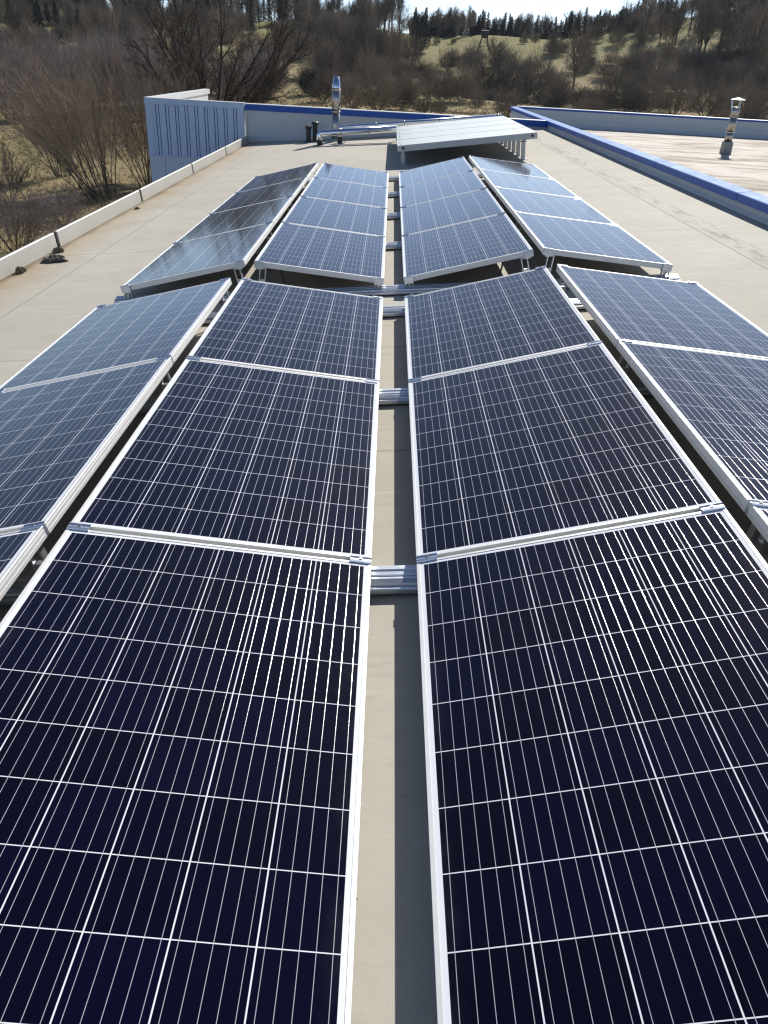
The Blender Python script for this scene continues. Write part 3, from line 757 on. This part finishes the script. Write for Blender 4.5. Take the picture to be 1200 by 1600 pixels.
CS = dict(seg=[4, 3, 2], wand=[.20, .25, .3], up=[.06, .05, .06], kids=[13, 16], side=[4, 3], t0=[.2, .15], ang=[.7, .6], rat=[.55, .55], rr=[.45, .45], minr=.0024, limlev=0)
CT = dict(seg=[5, 4, 3, 2], wand=[.10, .2, .25, .3], up=[.10, .10, .08, .05], kids=[10, 9, 11], side=[5, 4, 3], t0=[.3, .25, .2], ang=[.55, .6, .6], rat=[.55, .52, .55], rr=[.5, .5, .5], minr=.0018, limlev=1)
CB = dict(seg=[5, 4, 2], wand=[.10, .16, .2], up=[.12, .10, .1], kids=[14, 15], side=[4, 3], t0=[.2, .15], ang=[.42, .5], rat=[.50, .55], rr=[.45, .5], minr=.0024, limlev=0)
def dome(pr_, seed, N, rx, h0, h1, wd, ln, lean=0.0, fl=0.9):
    r = random.Random(seed); t = pr_[1]
    for i in range(N):
        v = rvec(r); v.z = abs(v.z); q = r.random()**.38
        bl = 0.8+.2*math.sin(v.x*5+seed)*math.cos(v.y*4+v.z*6)
        p = Vector((v.x*rx*q*bl, v.y*rx*q*bl, h0+v.z*(h1-h0)*q*bl)); p.x += lean*p.z
        d = (v*fl+Vector((lean, 0, 0))+Vector((0, 0, .7))+rvec(r)*.55).normalized(); l_ = ln*r.uniform(.6, 1.3)
        s = d.cross(rvec(r)).normalized()*wd*r.uniform(.6, 1.2); m_ = p+d*l_*.55; e = m_+(d+rvec(r)*.35)*l_*.45
        t.quad(p-s, p+s, m_+s*.55, m_-s*.55); t.tri(m_-s*.55, m_+s*.55, e)
    return pr_
shrubs = [dome(stems(100+i, 11, 1.15, .10, .72, .011, CS), 120+i, 1500, .60, .06, .93, .0044, .17) for i in range(5)]
uprights = [dome(stems(200+i, 10, 0.55, .12, .86, .009, CB), 220+i, 1100, .44, .10, .98, .0036, .18) for i in range(3)]
def treeparts(seed, n=4):
    r = random.Random(seed); lim, twg = MB(), MB()
    lim.tube([(0, 0, -.02), (0.005, 0, .10), (0.01, .005, .22)], [.028, .022, .018], 6, caps=False)
    for i in range(n):
        az = 2*math.pi*(i+r.random()*.8)/n; tl = r.uniform(.12, .5)
        d = Vector((math.sin(tl)*math.cos(az), math.sin(tl)*math.sin(az), math.cos(tl)))
        grow(lim, twg, r, Vector((0.01, .005, .20)), d, .66*r.uniform(.85, 1.1), .015, 0, CT)
    return lim, twg
trees = [dome(treeparts(300+i, 4+i % 2), 330+i, 700, .38, .30, .95, .0030, .13) for i in range(4)]
def conifer(seed):
    r = random.Random(seed); t = MB(); c = MB()
    t.tube([(0, 0, -.02), (0, 0, 1)], [.018, .002], 6, caps=False)
    N = 30
    for i in range(N):
        q = 0.06+0.93*i/N; R_ = .20*(1-q)**0.8*r.uniform(.8, 1.15)+.008
        for k in range(15):
            a = r.uniform(0, 6.283); rr = R_*r.uniform(.65, 1.15)
            o = Vector((math.cos(a), math.sin(a), 0)); s = Vector((-math.sin(a), math.cos(a), 0))
            z0 = q+r.uniform(-.012, .012); dz = -0.22*rr
            for u0, u1, wd in ((0.05, .6, .028), (.35, 1.0, .022)):
                c.quad(o*rr*u0+Vector((0, 0, z0+dz*u0)), o*rr*(u0+u1)/2+s*wd+Vector((0, 0, z0+dz*u0-.012)), o*rr*u1+Vector((0, 0, z0+dz*u1+.006)), o*rr*(u0+u1)/2-s*wd+Vector((0, 0, z0+dz*u0-.014)))
    return t, c
conifers = [conifer(400+i) for i in range(3)]
def ivybush(seed):
    l_, t_ = stems(seed, 14, 1.1, .06, .72, .014, CS); r = random.Random(seed+1); c = MB()
    for i in range(3200):
        v = rvec(r); q = r.random()**.33; p = Vector((v.x*.52*q, v.y*.52*q, .48+v.z*.46*q)); n_ = rvec(r); s = n_.orthogonal().normalized()*.022; u = n_.cross(s)
        c.quad(p-s, p-u*.8, p+s, p+u*.8)
    return join(l_, t_), c
ivy = [ivybush(500), ivybush(501)]
ME_S = [join(a, b_).mesh('bare_shrub', [M_BARK, M_TWIG]) for a, b_ in shrubs]
ME_B = [join(a, b_).mesh('tall_shrub', [M_BARK, M_TWIGGREY]) for a, b_ in uprights]
ME_Y = [uprights[0][0].mesh('trunk', [M_BARK]), uprights[0][1].mesh('crown', [M_YELLOW])]
ME_T = [(a.mesh('trunk', [M_BARK]), b_.mesh('crown', [M_TWIG])) for a, b_ in trees]
ME_C = [(a.mesh('trunk', [M_BARK]), b_.mesh('crown', [M_NEEDLE])) for a, b_ in conifers]
ME_I = [(a.mesh('trunk', [M_BARK]), b_.mesh('crown', [M_IVY])) for a, b_ in ivy]

def place(kind, x, y, wd, h, label, group, idx=None):
    z = terr(x, y)-0.05
    rot = Matrix.Rotation(rnd.uniform(0, 6.283), 4, 'Z')
    if kind == 'S': me = ME_S[rnd.randrange(len(ME_S)) if idx is None else idx]; fw_, nm, cat = 1.25, 'bare_shrub', 'shrub'
    elif kind == 'B': me = ME_B[rnd.randrange(len(ME_B))]; fw_, nm, cat = 0.95, 'tall_shrub', 'shrub'
    elif kind == 'Y': me = ME_Y; fw_, nm, cat = 0.95, 'willow_shrub', 'shrub'
    elif kind == 'T': me = ME_T[rnd.randrange(len(ME_T))]; fw_, nm, cat = 0.85, 'bare_tree', 'tree'
    elif kind == 'C': me = ME_C[rnd.randrange(len(ME_C))]; fw_, nm, cat = 0.42, 'spruce_tree', 'tree'
    else: me = ME_I[rnd.randrange(len(ME_I))]; fw_, nm, cat = 1.05, 'ivy_covered_shrub', 'shrub'
    sx = wd/fw_
    M_ = T((x, y, z)) @ rot @ Matrix.Diagonal((sx, sx, h, 1))
    if isinstance(me, (tuple, list)):
        t = thing(nm, label, cat, group, M_)
        for q in me: inst(q.name.split('.')[0], q, t)
    else:
        t = bpy.data.objects.new(nm, me); COL.objects.link(t); t.matrix_basis = M_; tag(t, label, cat, group)
    return t
LST = [('S',4.0,111.6,3.4,2.5),('S',6.6,121.0,3.2,2.4),('S',16.7,126.1,5.7,4.5),('S',-5.6,112.6,5.7,5.2),('S',-1.8,109.2,7.1,5.6),('S',1.3,114.2,5.0,4.1),('S',-5.6,185.7,12.7,8.7),('S',-10.8,135.3,5.9,5.3),('S',3.1,155.7,5.6,6.1),('S',8.9,156.0,7.2,6.7),('S',12.7,158.2,8.0,8.0),('S',20.6,191.7,11.1,10.5),('S',26.3,193.0,10.4,9.8),('S',30.3,185.3,11.4,10.2),('S',33.7,177.1,8.1,7.0),('S',14.7,150.0,3.9,2.9),('S',39.1,164.2,9.3,5.9),('S',43.0,160.6,10.1,7.3),('S',49.4,167.7,9.6,7.2),('S',55.2,170.1,10.8,8.6),('S',53.4,147.5,10.4,8.1),('S',69.1,173.6,11.3,8.5),('S',73.5,170.7,9.4,7.9),('S',36.4,169.4,6.2,4.5),('S',51.3,215.3,8.3,5.1),('S',59.1,222.7,8.6,6.0),('S',64.2,219.2,9.2,6.2),('S',72.8,227.0,8.9,7.1),('S',50.7,201.6,8.4,5.9),('S',57.2,198.3,8.9,5.9),('S',64.2,197.7,9.0,6.7),('S',73.0,202.7,9.3,7.0),('S',81.3,205.4,10.2,7.7),('S',85.1,201.8,9.4,8.5),('S',12.8,277.5,3.2,2.5),('S',18.3,283.7,2.4,2.0),('S',39.4,277.5,3.6,4.3),('S',44.0,285.9,4.2,3.7),('S',4.1,233.3,8.7,8.4),('S',-0.7,247.8,11.8,10.2),('S',-7.2,230.2,12.3,11.0),('S',-2.2,210.3,9.7,8.2),('S',5.2,214.8,6.2,5.0),('S',-12.5,229.5,10.9,9.8),('S',62.0,281.0,7.4,6.3),('S',65.9,270.3,8.4,6.5),('S',72.5,268.6,6.4,5.4),('S',56.4,272.0,6.0,3.9),('S',48.2,258.3,5.7,3.4),('S',21.5,241.9,8.7,5.6),('S',29.9,239.5,6.9,5.3),('S',14.1,229.9,7.6,6.5),('D',-13.5,145.1,4.6,4.2),('D',7.0,254.7,6.6,6.6),('T',-13.3,200.4,7.2,10.4),('T',40.1,196.3,8.4,13.0),('T',38.9,223.5,6.5,8.8),('T',76.5,262.3,5.9,8.8),('T',79.7,260.9,6.7,9.1),('T',85.5,218.3,14.5,16.6),('T',81.8,242.4,11.8,17.2),('T',87.1,243.2,10.4,17.3),('T',100.3,251.6,12.4,15.7),('T',96.3,229.0,12.5,17.6),('T',24.1,214.5,7.8,8.4),('T',71.9,265.7,5.9,7.1),('B',-36.0,80.6,5.8,4.9),('B',-32.9,80.8,5.7,5.7),('B',-32.3,87.0,5.7,6.7),('B',-29.6,88.5,5.4,6.7),('B',-28.3,93.1,5.7,6.4),('B',-25.8,95.4,5.8,5.8),('B',-39.7,83.4,5.4,5.4),('B',-49.5,116.8,6.4,6.6),('B',-48.4,127.0,6.9,7.5),('B',-54.7,158.2,8.4,8.1),('Y',-86.9,224.3,4.5,2.8),('Y',-71.7,205.8,7.8,3.7),('Y',-73.9,174.4,4.1,2.5),('C',-89.3,228.2,6.0,10.4),('C',-76.6,220.0,4.7,6.9),('C',-85.2,192.5,6.1,9.5),('C',-95.4,225.7,6.3,10.4),('C',-98.8,217.7,6.9,12.3),('C',-85.0,228.2,5.2,8.8)]
LAB = {'S': ('bare grey brown shrub in the thicket on the slope behind the roof', 'bare shrubs on the slope'),
       'B': ('tall pale grey leafless bush at the meadow edge behind the hazel', 'pale bushes at the meadow edge'),
       'T': ('bare tree with visible forked trunk among the shrubs on the hillside', 'bare trees on the hillside'),
       'C': ('dark green spruce rising above the pale bushes', 'spruces above the bushes'),
       'Y': ('yellowish budding willow below the dark spruces', 'budding willows'),
       'D': ('dense dark ivy covered bush on the hillside', 'ivy covered bushes')}
for k, x, y, wd, h in LST:
    place(k, x, y, wd, h, *LAB[k])
# wooded slope on the left behind the big tree
for i in range(270):
    x = rnd.uniform(-140, 2); y = rnd.uniform(165, 320)
    if x > -6 and y > 235: continue
    if rnd.random() < 0.38: place('T', x, y, rnd.uniform(5, 8), rnd.uniform(6, 8.5) if y > 230 else rnd.uniform(7, 10), 'bare tree in the grey wood covering the left hillside', 'bare trees of the left wood')
    else: place('S', x, y, rnd.uniform(7, 11.5), rnd.uniform(4.5, 7.5), 'bare shrub in the grey wood covering the left hillside', 'shrubs of the left wood')
for i in range(46):
    place('T', rnd.uniform(-75, 4), rnd.uniform(285, 335), rnd.uniform(7, 10), rnd.uniform(9, 13), 'tall bare tree at the top of the grey left wood', 'tall trees of the left wood')
# thicket filling the lower slope
for i in range(48):
    x = rnd.uniform(32, 105); y = rnd.uniform(150, 255)
    if 36 < x < 52 and 180 < y < 215: continue
    place('S', x, y, rnd.uniform(5, 9), rnd.uniform(3.2, 6), *LAB['S'])
for i in range(40):
    x = rnd.uniform(-8, 36); y = rnd.uniform(165, 240)
    place('S', x, y, rnd.uniform(4, 8), rnd.uniform(2.5, 5.0), *LAB['S'])
for i in range(30):
    place('S', rnd.uniform(74, 130), rnd.uniform(205, 300), rnd.uniform(6, 10), rnd.uniform(4.5, 8), *LAB['S'])
for i in range(36):
    place('T', rnd.uniform(74, 128), rnd.uniform(205, 300), rnd.uniform(7, 11), rnd.uniform(8, 15), 'bare tree in the tall stand at the upper right', 'bare trees of the upper right stand')
# ridge
for i in range(215):
    x = rnd.uniform(6, 96)
    place('C', x, rnd.uniform(306, 340), rnd.uniform(3.4, 5.6), rnd.choice((3.5, 4.5, 5.5, 6.0, 6.5, 8.0))*rnd.uniform(.9, 1.1), 'dark spruce in the row of conifers on the ridge', 'spruces on the ridge')
for i in range(95):
    x = rnd.uniform(-20, 130)
    place('T', x, rnd.uniform(303, 345), rnd.uniform(5, 8), rnd.uniform(5.0, 8.5), 'bare tree standing against the sky on the ridge', 'bare trees on the ridge')
for i in range(34):
    place('B', rnd.uniform(-62, -20), rnd.uniform(74, 150), rnd.uniform(5, 8), rnd.uniform(5.5, 8.5), *LAB['B'])
for i in range(90):
    x = rnd.uniform(-170, -30); y = rnd.uniform(255, 350)
    place('C', x, y, rnd.uniform(3.6, 5.2), rnd.uniform(6.0, 9.5), 'dark spruce in the conifer wood at the upper left', 'spruces of the upper left wood')

# big bare tree behind the clad block
def finish(name, lab, cat, lim, twg, loc, mt, grp=None, bk=M_BARK):
    t = thing(name, lab, cat, grp, T(loc))
    lim.build('trunk', bk, t, fix=False); twg.build('crown', mt, t, fix=False); return t
CBIG = dict(seg=[9, 6, 4, 3, 2], wand=[.10, .18, .26, .3, .3], up=[.070, .03, .04, .04, .04], kids=[12, 8, 7, 6], side=[7, 5, 3, 3], t0=[.20, .15, .12, .1], ang=[.62, .75, .75, .7], rat=[.34, .46, .5, .6], rr=[.5, .5, .5, .5], minr=.0055, limlev=1)
lim, twg = stems(77, 22, 1.35, .30, 9.0, .085, CBIG, p0=(0, 0, 2.6))
lim.tube([(0, 0, -.2), (.05, 0, 1.2), (0, .05, 2.9)], [.50, .40, .36], 10, caps=False)
finish('bare_tree', 'large dark bare tree with fanning limbs behind the ribbed clad block', 'tree', lim, twg, (-9.4, 44, terr(-9.4, 44)), M_TWIGBIG, None, M_BARKDARK)
# hazels and scrub in the meadow on the left
CHZ = dict(seg=[7, 4, 3], wand=[.13, .22, .3], up=[.02, .06, .06], kids=[17, 15], side=[5, 3], t0=[.22, .1], ang=[.36, .42], rat=[.42, .42], rr=[.4, .5], minr=.0060, limlev=0)
for sd, N, spr, bs, Ln, rad, ln, x, y, lab in ((61, 32, .68, .70, 6.0, .026, (-.35, 0), -12.6, 34.5, 'tall brown hazel leaning left with many stems beside the roof'),
        (62, 24, .50, .50, 5.4, .022, (-.05, 0), -11.6, 38.5, 'upright hazel close to the left side of the clad block'),
        (63, 26, .45, .50, 5.6, .020, (-.10, 0), -17.6, 43.0, 'slender hazel clump standing left of the leaning hazel'),
        (64, 16, .55, .30, 2.4, .018, (0, 0), -16.3, 33.5, 'small sparse bush in the straw meadow at the left'),
        (65, 22, .75, .35, 2.2, .016, (0, 0), -11.8, 23.6, 'low twiggy bush right beside the left roof edge')):
    lim, twg = stems(sd, N, spr, bs, Ln, rad, CHZ, ln)
    rr_, hh_ = Ln*spr*.72, Ln*.98
    dome((lim, twg), sd+7, int(300*Ln) if Ln > 3 else 500, rr_, hh_*.28, hh_, .0052 if Ln > 3 else .004, Ln*.13, ln[0]*.9, .5)
    finish('hazel_shrub', lab, 'shrub', lim, twg, (x, y, terr(x, y)-.05), M_TWIGHZ if sd != 65 else M_TWIGGREY)
CLOW = dict(CS); CLOW.update(minr=.0045, kids=[12, 14])
lim, twg = stems(66, 24, 1.3, .3, 1.5, .014, CLOW)
finish('bramble_bush', 'low dense grey bramble bush beside the left roof edge below the leaning hazel', 'shrub', lim, twg, (-12.3, 29.0, terr(-12.3, 29)-.05), M_TWIGGREY)
lim, twg = stems(67, 20, 1.3, .3, 1.1, .012, CLOW)
finish('bramble_bush', 'small grey bramble bush between the low twiggy bush and the roof edge', 'shrub', lim, twg, (-11.0, 25.6, terr(-11, 25.6)-.05), M_TWIGGREY)

# dry grass tufts (uncountable)
def tufts(n, x0, x1, y0, y1, hh, wd, seed):
    r = random.Random(seed); m = MB()
    for i in range(n):
        x, y = r.uniform(x0, x1), r.uniform(y0, y1); z = terr(x, y)-0.03; h0 = hh*r.uniform(.5, 1.3)
        for k in range(6):
            a = r.uniform(0, 6.283); b_ = r.uniform(.2, 1.1); dx, dy = math.cos(a), math.sin(a)
            ox, oy = r.uniform(-.1, .1), r.uniform(-.1, .1)
            m.tri((x+ox-dy*wd, y+oy+dx*wd, z), (x+ox+dy*wd, y+oy-dx*wd, z), (x+ox+dx*h0*b_, y+oy+dy*h0*b_, z+h0*(1.15-.5*b_)))
    return m
g1 = tufts(9000, -42, -7.5, 16, 85, .28, .018, 5); g2 = tufts(5000, -25, 30, 80, 160, .40, .04, 6)
tag(join(g1, g2).build('dry_grass', [M_TUFT, M_TUFT], fix=False), 'dry straw grass tufts covering the meadow', 'grass', kind='stuff')

# raised hunting hide on the meadow edge
hx, hy = 26.4, 268.0; hz = terr(hx, hy)
t = thing('hunting_hide', 'dark wooden raised hunting hide on splayed legs at the ridge meadow', 'hide', mat=T((hx, hy, hz)) @ Matrix.Scale(0.85, 4))
m = MB(); m.box(-1.1, 1.1, -1.0, 1.0, 3.9, 6.0); m.build('cabin', M_WOODDARK, t)
m = MB(); m.loft([[(-1.35, -1.3, 6.02), (1.35, -1.3, 6.02), (1.35, 1.3, 6.25), (-1.35, 1.3, 6.25)], [(-1.35, -1.3, 6.12), (1.35, -1.3, 6.12), (1.35, 1.3, 6.35), (-1.35, 1.3, 6.35)]]); m.build('roof', M_WOODDARK, t)
for sx in (-1, 1):
    for sy in (-1, 1):
        m = MB(); m.tube([(sx*1.9, sy*1.6, -.2), (sx*.95, sy*.85, 3.9)], .11, 6); m.build('leg', M_WOODDARK, t)
m = MB()
for zz in (1.2, 2.4): m.tube([(-1.65+.3*zz/2, -1.4, zz), (1.65-.3*zz/2, -1.4, zz+.6)], .06, 5)
for k in (-1, 1): m.tube([(-2.6, -1.8+k*.3, -.1), (-1.1, -.6+k*.3, 3.9)], .06, 5)
m.build('ladder', M_WOODDARK, t)

# thin air haze around the whole place
m, n, l, b = new_mat('thin_haze'); n.remove(b)
pv = n.new('ShaderNodeVolumePrincipled'); pv.inputs['Color'].default_value = (0.72, 0.80, 0.92, 1); pv.inputs['Density'].default_value = 0.00008; pv.inputs['Anisotropy'].default_value = 0.2
l.new(pv.outputs[0], n['Material Output'].inputs['Volume'])
mb = MB(); mb.box(-1600, 1600, -700, 2100, -12, 75)
tag(mb.build('haze', m), 'thin pale air haze over the valley', 'haze', kind='stuff')
